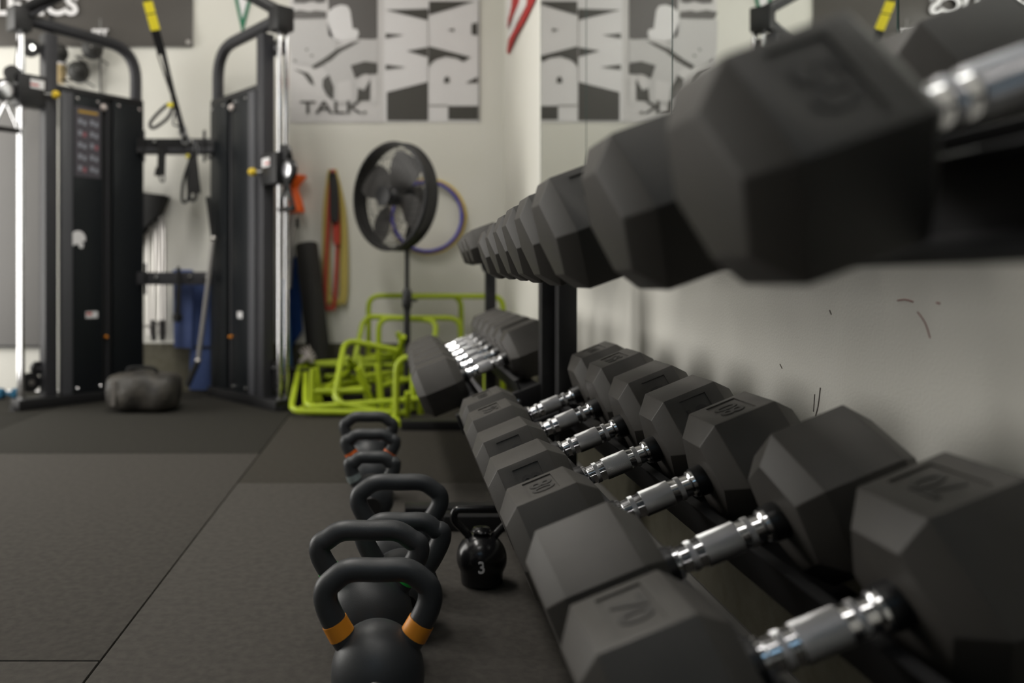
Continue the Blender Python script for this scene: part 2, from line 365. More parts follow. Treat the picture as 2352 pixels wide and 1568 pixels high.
# ------------------------------------------------------------------ dumbbell racks
def rack(label, y0, y1, px0, px1, tiers, foot):
    t = thing('dumbbell_rack', label, 'rack', ((px0 + px1) / 2, (y0 + y1) / 2, 0))
    O = Vector(t.location)
    u = Vector((CT, 0, ST)); n = Vector((-ST, 0, CT))
    for y in (y0, y1):
        MB().box(Vector(((px0 + px1) / 2, y, .36)) - O, (px1 - px0, .05, .72)).build('post', STL, t, bevel=.004)
        MB().box(Vector(((foot[0] + foot[1]) / 2, y, .02)) - O, (foot[1] - foot[0], .06, .04)).build('foot', STL, t, bevel=.004)
    for hx, hz, nb, pl, bl in tiers:                        # handle line and how far the heads hang below it
        c = Vector((hx, 0, hz)) - Vector((O.x, 0, 0))
        for s in (-1, 1):
            m = MB(); web0, web1 = -.030, -nb - .003
            yy0, yy1 = y0 - O.y, y1 - O.y
            def quadbar(L0, L1, n0, n1):
                a = [c + u * (s * L) + n * k for L, k in ((L0, n0), (L1, n0), (L1, n1), (L0, n1))]
                m.add([p + Vector((0, yy0, 0)) for p in a] + [p + Vector((0, yy1, 0)) for p in a],
                      ((0, 1, 2, 3), (7, 6, 5, 4), (0, 4, 5, 1), (1, 5, 6, 2), (2, 6, 7, 3), (3, 7, 4, 0)))
            quadbar(.047, .052, web1, web0)
            quadbar(.047, pl, web1 - .004, web1)
            quadbar(.043, .056, web0, web0 + .004)
            m.build('tray_rail', STL, t, smooth=False)
        for y in (yy0, yy1):
            sg = 1 if y < 0 else -1
            MB().bar(c + u * -bl + n * -.082 + Vector((0, y, 0)), c + u * .15 + n * -.082 + Vector((0, y, 0)), .030, .055, n).build('bracket', STL, t, bevel=.003)
            MB().lathe([(.009, 0), (.009, .006), (.004, .008)], c + u * .03 + n * -.08 + Vector((0, y - .015, 0)), (0, -1, 0), 8).build('bolt', CHR, t)
    return t
rack('black steel two-tier dumbbell rack running along the right wall, nearest the camera', .12, 2.075, .43, .48, [(.3747, H - .3135, .0835, .12, .14), (.381, H + .119, .0735, .10, .05)], (.13, .62))
rack('black steel dumbbell rack standing farther back, beyond the near rack', 2.15, 3.44, .40, .445, [(.28, H - .272, .078, .12, .14), (.400, H + .150, .052, .07, .05)], (.03, .60))

# ------------------------------------------------------------------ kettlebells
def kettlebell(label, px, Y, wd, T, rb, band=None, chips=(), rz=0.0, face=True, hr=.0175):
    X = (px - 905) * Y / F
    t = thing('kettlebell', label, 'kettlebell', (X, Y, 0), (0, 0, rz), 'cast kettlebells in a row on the floor')
    bz = rb * 1.04
    prof = []
    for i in range(0, 23):
        a = -PI / 2 + PI * i / 22; prof.append((max(rb * math.cos(a), .0005), bz + rb * 1.08 * math.sin(a)))
    prof = [(rb * .62, 0.0)] + [p for p in prof if p[0] > rb * .62 or p[1] > bz]
    MB().lathe(prof, n=40).build('body', IRON, t, angle=50)
    if face:
        MB().lathe([(rb * .42, 0), (rb * .40, .004), (.0005, .0042)], (0, -rb * .93, bz - rb * .12), (0, -1, -.12), 28).build('front_plate', COLR, t, angle=50)
    ox = wd / 2 - hr
    half = [(-rb * .55, bz + rb * .50), (-rb * .80, bz + rb * .86), (-ox * .97, bz + rb * 1.0 + (T - bz - rb) * .28), (-ox, bz + rb + (T - bz - rb) * .52), (-ox * .86, T - hr * 1.9), (-ox * .55, T - hr * 1.04), (0, T - hr)]
    pts = [(x, 0, z) for x, z in half] + [(-x, 0, z) for x, z in half[-2::-1]]
    path = smoothpath(pts, 7); N = len(path)
    rad = [hr * (1.0 + .16 * abs(2 * i / (N - 1) - 1) ** 2) for i in range(N)]
    MB().tube(path, rad, 16, fdir=(0, 1, 0)).build('handle', IRON, t, angle=60)
    if band:
        k0, k1 = 6, 11
        for sl in (slice(k0, k1), slice(N - k1, N - k0)):
            MB().tube(path[sl], [r + .0011 for r in rad[sl]], 16, fdir=(0, 1, 0)).build('band', band, t, angle=60)
    for (i, a, s) in chips:                         # bare-metal chips in the coating
        d = (path[i + 1] - path[i - 1]).normalized(); q = Vector((0, -math.cos(a), 0)) + d.cross(Vector((0, 1, 0))) * -math.sin(a)
        q = q if q.z > 0 or a < .2 else -q
        m = MB(); b = d.cross(q)
        pl = [(math.cos(j * PI / 3.5) * s * random.uniform(.5, 1.1), math.sin(j * PI / 3.5) * s * random.uniform(.4, .9)) for j in range(7)]
        m.prism(pl, path[i] + q.normalized() * (rad[i] - .0002), d, b.normalized(), .0006).build('chip', mat('bare_iron', (.22, .17, .11), .7), t, smooth=False)
    return t
BO = mat('orange_band', (0.82, 0.30, 0.02), .45); BG = mat('green_band', (0.02, 0.42, 0.06), .4); BR = mat('orange_red_band', (0.85, 0.16, 0.02), .45); BT = mat('grey_band', (0.22, 0.26, 0.26), .45)
kettlebell('black kettlebell with two amber bands, front of the row', 868, 1.17, .190, .243, .070, BO, [(55, 1.1, .004), (60, .9, .003)])
kettlebell('black kettlebell with chipped handle, second in the row behind the amber-banded one', 848, 1.353, .205, .243, .076, BG, [(44, 1.2, .006)])
kettlebell('black kettlebell with scuffed handle, third in the row, set slightly right', 925, 1.486, .182, .217, .069, None, [(52, 1.1, .004)])
kettlebell('tall black kettlebell, fourth in the row, with wide open handle', 917, 1.655, .206, .248, .074, None, face=False)
kettlebell('small black kettlebell with grey bands, fifth in the row', 855, 2.14, .155, .190, .060, BT)
kettlebell('black kettlebell with orange-red bands, sixth in the row', 851, 2.365, .180, .208, .066, BR)
kettlebell('black kettlebell at the far end of the row', 847, 2.54, .190, .230, .070, None, face=False)
t = thing('vinyl_kettlebell', 'small glossy black kettlebell marked 3, on the floor beside the rack', 'kettlebell', (.190, 1.70, 0))
pr = [(.030, 0), (.045, .006)] + [(.0545 * math.cos(a), .056 + .054 * math.sin(a)) for a in [(-.55 + i * .14) for i in range(14)]] + [(.022, .113), (.018, .120), (.0005, .121)]
MB().lathe(pr, n=32).build('body', VIN, t, angle=60)
hp = roundpath([(-.022, 0, .095), (-.036, 0, .112), (-.062, 0, .138), (-.058, 0, .160), (.058, 0, .160), (.062, 0, .138), (.036, 0, .112), (.022, 0, .095)], .03)
MB().tube(hp, .0085, 12, fdir=(0, 1, 0)).build('handle', VIN, t, angle=60)
o = link('number', text_mesh('3', .034, .0006, .0006), WHT, t); o.matrix_local = frame_matrix((-.006, -.0548, .052), (1, .14, 0), (0, .1, 1))

# ------------------------------------------------------------------ cable machine
CXM = -1.225                                        # centre line of the machine
cm = thing('cable_machine', 'large black dual-tower cable machine with chrome guide rods against the back wall', 'cable machine', (CXM, 4.1, 0))
MO = Vector(cm.location)
Fa, Ba = Vector((.648, 3.95)), Vector((.235, 4.42)) # front and rear end of a tower, as offsets from the centre line
LT = (Ba - Fa).length; EA = (Ba - Fa) / LT
def tp(side, a, b, z):                              # a along the tower from front to back, b towards the inside of the machine
    x = side * (Fa.x + EA.x * a) - side * EA.y * b * 1.0
    y = Fa.y + EA.y * a + EA.x * b * 1.0
    return Vector((CXM + x, y, z)) - MO
def tbox(side, a0, a1, b0, b1, z0, z1):
    m = MB(); c = [(a0, b0), (a1, b0), (a1, b1), (a0, b1)]
    m.add([tp(side, a, b, z0) for a, b in c] + [tp(side, a, b, z1) for a, b in c], ((3, 2, 1, 0), (4, 5, 6, 7), (0, 1, 5, 4), (1, 2, 6, 5), (2, 3, 7, 6), (3, 0, 4, 7)))
    return m
for sd in (-1, 1):
    MB().tube([tp(sd, 0, .0, .05), tp(sd, 0, .0, 1.93)], .012, 12).build('guide_rod', CHR, cm)
    MB().tube([tp(sd, .005, -.045, .05), tp(sd, .005, -.045, 1.93)], .012, 12).build('guide_rod', CHR, cm)
    tbox(sd, .10, .165, -.035, .035, .05, 1.92).build('upright', GST, cm, bevel=.006)
    tbox(sd, -.04, .66, -.05, .05, .0, .055).build('base_rail', STL, cm, bevel=.006)
    MB().lathe([(.05, 0), (.05, .02), (.03, .024)], tp(sd, -.01, 0, .0), (0, 0, 1), 20).build('base_foot', STL, cm)
    lp = roundpath([tp(sd, -.03, 0, 1.97), tp(sd, .63, 0, 1.95), tp(sd, .63, 0, 1.60)], .20, 8)
    MB().tube(lp, .032, 12).build('top_loop', GST, cm)
    tbox(sd, -.06, .03, -.05, .05, 1.90, 2.02).build('corner_block', STL, cm, bevel=.008)
    # weight-stack shrouds
    tbox(sd, .165, .66, -.035, .032, 1.635, 1.665).build('shroud_cap', STL, cm, bevel=.004)
    tbox(sd, .185, .245, .0, .036, .055, 1.635).build('shroud_trim', mat('slate_panel', (.075, .076, .085), .42), cm, bevel=.004)
    tbox(sd, .245, .415, -.035, .032, .055, 1.635).build('shroud_panel', SHR, cm, bevel=.006)
    tbox(sd, .415, .475, -.03, .012, .055, 1.63).build('stack_gap', COLR, cm, smooth=False)
    tbox(sd, .475, .66, -.035, .034, .055, 1.635).build('shroud_panel', SHR, cm, bevel=.006)
    MB().tube([tp(sd, .445, .022, .06), tp(sd, .445, .022, 1.60)], .006, 8).build('stack_rod', GST, cm)
    for a, z in ((.27, 1.61), (.385, 1.61), (.505, 1.61), (.63, 1.61), (.27, .08), (.40, .08)):
        MB().lathe([(.009, 0), (.009, .006), (.005, .010)], tp(sd, a, .032, z), Vector((tp(sd, a, 1, z) - tp(sd, a, 0, z))), 8).build('bolt', CHR, cm)
    MB().lathe([(.016, 0), (.019, .01), (.010, .022)], tp(sd, .415, .030, 1.585), Vector((tp(sd, 0, 1, 0) - tp(sd, 0, 0, 0))), 12).build('lock_knob', mat('pale_knob', (.62, .55, .52), .4), cm)
    MB().lathe([(.008, 0), (.010, .012), (.006, .02)], tp(sd, .435, .022, .345), Vector((tp(sd, 0, 1, 0) - tp(sd, 0, 0, 0))), 10).build('weight_pin', mat('amber_pin', (.75, .26, .02), .4), cm)
    # pulleys at the top and bottom of the rod
    nrm = Vector((tp(sd, 0, 1, 0) - tp(sd, 0, 0, 0)))
    for a, z, r in ((.055, 1.84, .045), (.05, .13, .05), (.09, .20, .035)):
        p = MB().lathe([(r, -.012), (r * .86, -.004), (r * .86, .004), (r, .012)], tp(sd, a, -.03, z), nrm, 24).build('pulley', COLR, cm)
        MB().lathe([(r * .3, -.02), (r * .3, .02)], tp(sd, a, -.03, z), nrm, 12).build('hub', CHR, p)
    # sliding carriage
    zc = 1.60 if sd < 0 else 1.205
    ca = tbox(sd, -.035, .105, -.06, .045, zc - .07, zc + .09).build('carriage', STL, cm, bevel=.012)
    tbox(sd, .02, .09, .045, .048, zc + .02, zc + .065).build('carriage_label', WHT, ca)
    tbox(sd, .02, .06, .048, .049, zc + .032, zc + .042).build('label_stripe', mat('red_print', (.5, .06, .05), .5), ca)
    MB().tube([tp(sd, .09, .045, zc), tp(sd, .13, .065, zc)], .006, 8).build('pin_shaft', CHR, ca)
    MB().lathe([(.001, -.022), (.015, -.018), (.021, 0), (.015, .018), (.001, .022)], tp(sd, .135, .075, zc), nrm, 14).build('pop_pin', YEL, ca, angle=80)
    pu = MB().lathe([(.055, -.013), (.046, -.004), (.046, .004), (.055, .013)], tp(sd, -.085, .0, zc - .005), nrm, 28).build('pulley', COLR, cm)
    MB().lathe([(.038, -.017), (.034, -.019), (.012, -.02), (.012, .02), (.034, .019), (.038, .017)], tp(sd, -.085, .0, zc - .005), nrm, 20).build('hub', KNU, pu)
    MB().lathe([(.040, -.012), (.034, -.004), (.034, .004), (.040, .012)], tp(sd, -.05, .0, zc + .085), nrm, 24).build('pulley', COLR, cm)
    MB().tube([tp(sd, -.005, -.03, 1.90), tp(sd, -.03, -.02, zc + .1)], .004, 6).build('cable', COLR, cm)
    # hanging hand grip
    gl = [tp(sd, -.08, .01, zc - .06), tp(sd, -.14, .01, zc - .20), tp(sd, -.02, .01, zc - .20)]
    gm = MB().tube(roundpath([gl[0], gl[1], gl[2], gl[0]], .012), .009, 8)
    g = gm.build('hand_grip_strap', BLK if sd > 0 else CHR, cm)
    MB().tube([gl[1], gl[2]], .014, 10).build('hand_grip', FOAM, g)
MB().box((0, .32, 1.404), (.46, .06, .085)).build('crossbar', STL, cm, bevel=.006)
MB().box((0, .285, 1.380), (.43, .012, .028)).build('crossbar_ridge', GST, cm, bevel=.003)
MB().box((0, .32, .662), (.46, .06, .072)).build('crossbar', GST, cm, bevel=.006)
for x, z in ((-.115, 1.425), (.095, 1.425), (.19, 1.338), (-.105, .668), (.082, .668), (.17, .668)):
    MB().lathe([(.013, 0), (.012, .010), (.006, .016)], (x, .288, z), (0, -1, 0), 10).build('bolt', CHR, cm)
for x, z in ((-.175, 1.404), (.165, 1.404), (-.165, .662)):
    MB().tube([(x, .28, z - .09), (x, .28, z + .085)], .008, 8).build('hook_rod', STL, cm)
# arched top beams
tb = [tp(-1, -.01, 0, 2.0), Vector((-.30, -.13, 2.20)), Vector((.30, -.13, 2.20)), tp(1, -.01, 0, 2.0)]
MB().tube(roundpath(tb, .08), .03, 12).build('top_beam', STL, cm)
MB().tube([tp(-1, .02, .05, 1.98), Vector((-.34, -.06, 2.19))], .012, 8).build('pull_up_bar', GST, cm)
# placard and stickers on the left tower
nin = Vector(tp(-1, 0, 1, 0) - tp(-1, 0, 0, 0)); eal = Vector(tp(-1, 1, 0, 0) - tp(-1, 0, 0, 0))
pl = tbox(-1, .255, .40, .0315, .035, 1.20, 1.57).build('placard', mat('violet_grey_placard', (.060, .054, .066), .45), cm)
tbox(-1, .275, .385, .0352, .0358, 1.537, 1.552).build('placard_title', mat('ochre_print', (.40, .24, .03), .5), pl)
pg = mat('pale_print', (.26, .27, .31), .5); pr_ = mat('dull_red_print', (.30, .10, .12), .5)
for r in range(5):
    for c in range(2):
        z = 1.500 - r * .062; a = .275 + c * .066
        tbox(-1, a, a + .020, .0352, .0358, z - .020, z + .006).build('pictogram', pg, pl)
        tbox(-1, a + .026, a + .044, .0352, .0358, z - .026, z - .002).build('pictogram', pr_ if (r + 2 * c) % 3 == 1 else pg, pl)
def sticker(name, polys, a, z, sc, m):
    q = MB()
    for p in polys: q.prism([(x * sc, y * sc) for x, y in p], tp(-1, a, .0318, z), eal, (0, 0, 1), .0008)
    o = q.build(name, m, cm, smooth=False); return o
arc = [(math.cos(math.radians(d)), math.sin(math.radians(d))) for d in range(-20, 231, 18)]
sticker('helmet_sticker', [arc + [(-.65, -.95), (-.3, -.7), (.1, -.75), (.15, -1.15), (.6, -1.2), (.75, -.75), (.45, -.35)]], .275, .872, .042, WHT)
tbox(-1, .318, .385, .0318, .0325, .45, .485).build('warning_sticker', WHT, cm)
tbox(-1, .322, .352, .0326, .0330, .466, .480).build('sticker_stripe', MATS['red_print'], cm)
tbox(1, .31, .36, .0318, .0325, .45, .485).build('warning_sticker', WHT, cm)

# ------------------------------------------------------------------ straps and attachments on the machine
trx = thing('suspension_strap', 'black suspension trainer with yellow tabs slung from the cable machine', 'strap', at(322, -60, 3.96))
TO = Vector(trx.location)
def tl(px, py, Y): return at(px, py, Y) - TO
A, B = tl(322, -60, 3.96), tl(428, 330, 4.36)
def lerp(t): return A + (B - A) * t
MB().bar(lerp(0), lerp(.30), .034, .004, (0, -1, .3)).build('webbing', BLK, trx)
MB().bar(lerp(.15), lerp(.215), .048, .008, (0, -1, .3)).build('yellow_tab', mat('tab_yellow', (.78, .66, .03), .5), trx)
MB().bar(lerp(.222), lerp(.31), .048, .008, (0, -1, .3)).build('yellow_tab', MATS['tab_yellow'], trx)
MB().bar(lerp(.31), lerp(.45), .046, .012, (0, -1, .3)).build('buckle', COLR, trx)
sdv = Vector((.022, 0, .006))
MB().bar(lerp(.44) + sdv * .4, lerp(.74), .026, .004, (0, -1, .3)).build('webbing', BLK, trx)
MB().bar(lerp(.44) - sdv, lerp(.72) - sdv * .3, .009, .004, (0, -1, .3)).build('webbing', BLK, trx)
MB().bar(lerp(.56) - sdv * .9, lerp(.575) + sdv * .8, .008, .006, (0, -1, .3)).build('slider', GST, trx)
MB().bar(lerp(.70), lerp(.97), .030, .006, (0, -1, .3)).build('webbing', BLK, trx)
lp = smoothpath([tl(390, 238, 4.25), tl(365, 258, 4.22), tl(345, 283, 4.2), tl(352, 294, 4.2), tl(380, 276, 4.22), tl(394, 255, 4.24)], 6, True)
MB().tube(lp, .009, 8, True).build('foot_loop', BLK, trx)
MB().box(tl(391, 241, 4.24), (.03, .012, .022)).build('yellow_tab', MATS['tab_yellow'], trx)
MB().tube(smoothpath([tl(402, 260, 4.24), tl(398, 285, 4.22), tl(412, 287, 4.22), tl(408, 262, 4.24)], 5, True), .005, 8, True).build('carabiner', GST, trx)
for p in ((418, 300), (424, 318)):
    MB().tube(smoothpath([tl(p[0] - 5, p[1] - 10, 4.32), tl(p[0] + 6, p[1] - 8, 4.32), tl(p[0] + 7, p[1] + 9, 4.32), tl(p[0] - 4, p[1] + 10, 4.32)], 4, True), .006, 6, True).build('chain_link', KNU, trx)
# black strap and bundle of handles on the upper crossbar
Yc = 4.375
s1 = thing('ankle_strap', 'black strap hanging at the left of the upper crossbar', 'strap', at(370, 340, Yc)); O1 = Vector(s1.location)
MB().bar(at(372, 338, Yc) - O1, at(370, 402, Yc) - O1, .044, .014, (0, -1, 0)).build('webbing', BLK, s1, bevel=.003)
MB().bar(at(364, 385, Yc) - O1, at(360, 404, Yc) - O1, .028, .010, (0, -1, 0)).build('loose_end', BLK, s1)
MB().tube(smoothpath([at(372, 400, Yc) - O1, at(378, 408, Yc) - O1, at(374, 418, Yc) - O1, at(367, 410, Yc) - O1], 4, True), .005, 6, True).build('ring', COLR, s1)
s2 = thing('handle_bundle', 'bundle of black loop handles hanging from the right of the upper crossbar', 'strap', at(440, 352, Yc)); O2 = Vector(s2.location)
def loop2(ps, w, n='loop_handle'):
    MB().tube(smoothpath([at(x, y, Yc) - O2 for x, y in ps], 5, True), w, 8, True).build(n, BLK, s2)
loop2([(446, 345), (424, 405), (418, 455), (426, 464), (433, 450), (432, 400)], .009)
loop2([(449, 345), (440, 400), (436, 452), (444, 460), (450, 448), (448, 400)], .010)
MB().prism([(-.018, .0), (.018, .0), (.040, -.20), (-.020, -.20)], at(446, 362, Yc + .01) - O2, (1, 0, 0), (0, 0, 1), .02).build('pouch', BLK, s2, bevel=.004)
MB().lathe([(.001, -.015), (.014, 0), (.001, .015)], at(431, 359, Yc - .02) - O2, (0, 0, 1), 10).build('yellow_tag', MATS['tab_yellow'], s2)
MB().tube(smoothpath([at(449, 330, Yc) - O2, at(455, 342, Yc) - O2, at(451, 360, Yc) - O2, at(445, 345, Yc) - O2], 4, True), .005, 6, True).build('carabiner', KNU, s2)
# short rope on the lower crossbar
s3 = thing('rope_attachment', 'short black rope attachment hanging from the lower crossbar', 'cable attachment', at(410, 612, Yc)); O3 = Vector(s3.location)
MB().tube([at(410, 612, Yc) - O3, at(411, 660, Yc) - O3, at(408, 722, Yc) - O3], [.010, .013, .016], 10).build('rope', BLK, s3)
MB().lathe([(.012, -.03), (.027, -.02), (.028, .01), (.014, .02)], at(408, 727, Yc) - O3, (0, 0, 1), 14).build('rope_end', COLR, s3)
# long bent bar leaning on the crossbars
s4 = thing('curl_bar', 'silver bar with black grips leaning on the machine crossbars', 'bar', at(430, 889, 4.30)); O4 = Vector(s4.location)
p = [at(430, 885, 4.30) - O4, at(455, 828, 4.30) - O4, at(474, 680, 4.31) - O4, at(490, 548, 4.33) - O4, at(477, 452, 4.34) - O4]
MB().tube(smoothpath(p[1:4], 6), .0125, 10).build('shaft', SILV, s4)
MB().tube([p[0], p[1] + (p[0] - p[1]) * .08], .017, 10).build('grip', BLK, s4)
MB().tube([p[3] + (p[4] - p[3]) * .05, p[4]], .0125, 10).build('grip', BLK, s4)
for q in (p[1], p[3]): MB().lathe([(.012, -.014), (.019, 0), (.012, .014)], q, (0, 0, 1), 12).build('joint', SILV, s4)
# things hanging on the back wall behind the machine
hb = thing('resistance_tubes', 'black pouch with grey resistance tubes hanging on the back wall behind the left tower', 'resistance band', at(350, 450, 4.58)); OH = Vector(hb.location)
MB().prism([(-.13, .03), (.11, .0), (.055, -.125), (-.13, -.30)], at(350, 452, 4.615) - OH, (1, 0, 0), (0, 0, 1), .10).build('pouch', BLK, hb, bevel=.012)
for x0, x1, x2 in ((352, 341, 343), (352, 356, 352), (366, 362, 372), (366, 372, 366), (374, 378, 378)):
    MB().tube(smoothpath([at(x0, 495, 4.57) - OH, at(x1, 545, 4.57) - OH, at((x1 + x2) / 2, 660, 4.57) - OH, at(x2, 770, 4.57) - OH], 4), .0085, 8).build('tube', SILV, hb)
MB().tube([at(322, 750, 4.56) - OH, at(372, 742, 4.56) - OH], .009, 8).build('bar', SILV, hb)
for x in (352, 372): MB().tube([at(x, 735, 4.56) - OH, at(x + 1, 782, 4.56) - OH], .016, 10).build('foam_handle', FOAM, hb)
BLU = mat('denim_blue_foam', (.070, .105, .26), .8, bump=(60, .4, .004), var=(9, (.10, .14, .32), 4)); BLU2 = mat('sky_blue_foam', (.10, .27, .55), .7); BLU3 = mat('deep_blue_foam', (.008, .05, .16), .7)
def slab(name, label, cat, poly, Y, depth, m, loc):
    t_ = thing(name, label, cat, at(loc[0], loc[1], Y)); o_ = Vector(t_.location)
    q = [at(x, y, Y) - o_ for x, y in poly]
    n_ = len(q); d = Vector((0, depth, 0))
    MB().add(q + [v + d for v in q], [tuple(range(n_)), tuple(range(2 * n_ - 1, n_ - 1, -1))] + [(i, n_ + i, n_ + (i + 1) % n_, (i + 1) % n_) for i in range(n_)]).build('pad', m, t_, bevel=.006)
    return t_
bm1 = slab('foam_mat', 'blue foam mat hanging behind the lower crossbar', 'mat', [(397, 622), (443, 622), (440, 800), (399, 798)], 4.50, .03, BLU, (420, 800))
MB().tube([at(398, 624, 4.50) - Vector(bm1.location), at(442, 624, 4.50) - Vector(bm1.location)], .012, 8).build('rolled_edge', BLU, bm1)
bm2 = slab('foam_mat', 'darker blue foam mat standing on the floor between the machine towers', 'mat', [(440, 640), (488, 640), (496, 896), (434, 896)], 4.545, .03, mat('dusk_blue_foam', (.045, .075, .20), .8, bump=(60, .4, .004)), (465, 896))
MB().box((0, -.004, .25), (.10, .006, .012)).build('strap', BLK, bm2)
bm3 = slab('foam_mat', 'teal blue mat behind the right tower of the machine', 'mat', [(478, 660), (514, 665), (530, 896), (497, 896)], 4.58, .025, BLU3, (500, 896))
MB().box((0, -.004, .35), (.09, .006, .012)).build('strap', BLK, bm3)
# soft bag on the floor in front
bag = thing('sandbag', 'scuffed black sandbag lying on the floor before the left tower', 'sandbag', at(332, 940, 3.93))
bag.location.z = 0
g = MB(); vs = []; fs = []; NU, NV = 28, 14
for i in range(NU + 1):
    uu = -1 + 2 * i / NU
    for k in range(NV):
        a = 2 * PI * k / NV; e = (1 - abs(uu) ** 4.5) ** .45
        y = math.copysign(abs(math.cos(a)) ** .7, math.cos(a)) * .115 * (.35 + .65 * e); z = .098 + math.copysign(abs(math.sin(a)) ** .6, math.sin(a)) * .098 * (.45 + .55 * e)
        z += .004 * math.sin(5 * uu + 2) * (z / .2) + .003 * math.sin(11 * uu + 3 * a) * (z / .2); y += .006 * math.sin(7 * uu + 2 * a)
        vs.append((uu * .178, y, max(z, 0.0)))
for i in range(NU):
    for k in range(NV): fs.append((i * NV + k, i * NV + (k + 1) % NV, (i + 1) * NV + (k + 1) % NV, (i + 1) * NV + k))
fs += [tuple(range(NV)), tuple(NU * NV + k for k in range(NV))]
g.add(vs, fs).build('sack', mat('worn_black_leather', (.022, .020, .018), .55, bump=(40, .8, .006), var=(14, (.060, .054, .045), 6)), bag, angle=80)
MB().tube(smoothpath([(-.08, -.02, .185), (-.06, -.03, .215), (.05, -.03, .215), (.07, -.02, .185)], 5), .010, 8, flat=.5).build('carry_handle', BLK, bag)
MB().bar((-.12, -.112, .04), (-.115, -.10, .16), .02, .006, (0, -1, 0)).build('seam_patch', mat('grey_stitching', (.12, .11, .10), .8), bag)

# ------------------------------------------------------------------ wall hangings
def wall_x(px): return (px - 905) * YB / F
def wall_z(py): return H - (py - 640) * YB / F
def sheet(x0, x1, z0, z1, d=.004, nx=24, nz=12, amp=.004, ph=0.0):       # wavy sheet with thickness, hung on the back wall
    m = MB(); vs = []; fs = []
    for s in (0, 1):
        for j in range(nz + 1):
            for i in range(nx + 1):
                u_, v_ = i / nx, j / nz
                off = amp * (math.sin(9 * u_ + 5 * v_ + ph) + .6 * math.sin(15 * v_ - 6 * u_ + ph)) * .5 + amp
                vs.append((x0 + (x1 - x0) * u_, YB - .002 - (off + d if s == 0 else off * 0), z0 + (z1 - z0) * v_))
    n1 = (nx + 1) * (nz + 1)
    for j in range(nz):
        for i in range(nx):
            a = j * (nx + 1) + i; fs.append((a, a + 1, a + nx + 2, a + nx + 1)); fs.append((n1 + a + nx + 1, n1 + a + nx + 2, n1 + a + 1, n1 + a))
    for j in range(nz):
        for i in (0, nx):
            a = j * (nx + 1) + i; fs.append((a, a + nx + 1, n1 + a + nx + 1, n1 + a))
    for i in range(nx):
        for j in (0, nz):
            a = j * (nx + 1) + i; fs.append((a, a + 1, n1 + a + 1, n1 + a))
    return m.add(vs, fs)
bn = thing('banner', 'dark grey vinyl banner with white lettering high on the back wall', 'banner', (wall_x(280), YB, wall_z(108))); OB = Vector(bn.location)
bs = sheet(-2.62, wall_x(444), wall_z(108), 2.70, amp=.010); bs.v = [tuple(Vector(v) - OB) for v in bs.v]
bs.build('sheet', mat('charcoal_vinyl', (.070, .064, .058), .34, 0, .5), bn, angle=80)
o = link('lettering', text_mesh('ATHLETICS', .165, .001, .006, 1.0, 'RIGHT'), WHT, bn); o.matrix_local = frame_matrix(Vector((wall_x(184), YB - .032, wall_z(37))) - OB, (1, 0, 0), (0, 0, 1))
o = link('small_lettering', text_mesh('EST', .060, .001, .003, 1.0, 'RIGHT'), WHT, bn); o.matrix_local = frame_matrix(Vector((wall_x(252), YB - .032, wall_z(88))) - OB, (1, 0, 0), (0, 0, 1))
MB().lathe([(.006, 0), (.014, .001), (.013, .004), (.006, .004)], Vector((wall_x(435), YB - .026, wall_z(100))) - OB, (0, -1, 0), 16).build('grommet', SILV, bn)
# posters: crop coordinates -> wall
def pc(x, y): return (wall_x(660 + x / 5.227), wall_z(y / 5.227))
def poster(name, label, x0, x1, ybot, base):
    t_ = thing(name, label, 'poster', (wall_x((x0 + x1) / 2), YB, wall_z(ybot)))
    s_ = sheet(wall_x(x0), wall_x(x1), wall_z(ybot), 2.62, d=.0015, amp=.0015, ph=x0); o_ = Vector(t_.location)
    s_.v = [tuple(Vector(v) - o_) for v in s_.v]; s_.build('sheet', base, t_, angle=80)
    return t_, o_
def pr2(t_, o_, name, polys, m, lay):
    q = MB()
    for p in polys:
        w_ = [pc(*c) for c in p]; ar = sum(w_[i - 1][0] * w_[i][1] - w_[i][0] * w_[i - 1][1] for i in range(len(w_)))
        if ar < 0: w_ = w_[::-1]
        q.prism(w_, Vector((0, YB - .0075 - .0004 * lay, 0)) - o_, (1, 0, 0), (0, 0, 1), .0003)
    q.build(name, m, t_, smooth=False)
DK = mat('poster_black', (.050, .047, .040), .45); G1 = mat('poster_grey_dark', (.085, .078, .074), .45); G2 = mat('poster_grey_mid', (.30, .29, .28), .45); G3 = mat('poster_grey_light', (.52, .51, .51), .45); PW = mat('poster_white', (.72, .71, .72), .45); PB = mat('poster_paper', (.60, .585, .585), .45)
t_, o_ = poster('poster', 'black and white sports photo poster reading TALK beside the machine', 666, 882, 282, PB)
pr2(t_, o_, 'photo_background', [[(470, -260), (1080, -260), (1080, 475), (850, 470), (760, 350), (640, 60), (500, 140)]], G1, 1)
pr2(t_, o_, 'helmet', [[(490, 150), (560, 90), (640, 62), (720, 75), (755, 130), (785, 350), (840, 355), (860, 410), (830, 470), (720, 490), (600, 500), (500, 430), (480, 260)]], PW, 2)
pr2(t_, o_, 'jersey', [[(20, 250), (60, 235), (470, 235), (560, 470), (640, 500), (560, 620), (420, 720), (300, 790), (90, 760), (30, 600)], [(420, 800), (620, 640), (900, 490), (1080, 470), (1090, 760), (930, 740), (770, 790), (800, 960), (850, 1060), (830, 1240), (560, 1250), (560, 1050), (500, 900)]], G3, 2)
pr2(t_, o_, 'visor', [[(80, -60), (460, -60), (460, 30), (380, 45), (300, 20), (200, 45), (80, 40)], [(20, 150), (150, 125), (270, 145), (340, 130), (470, 145), (472, 222), (60, 232)]], G1, 3)
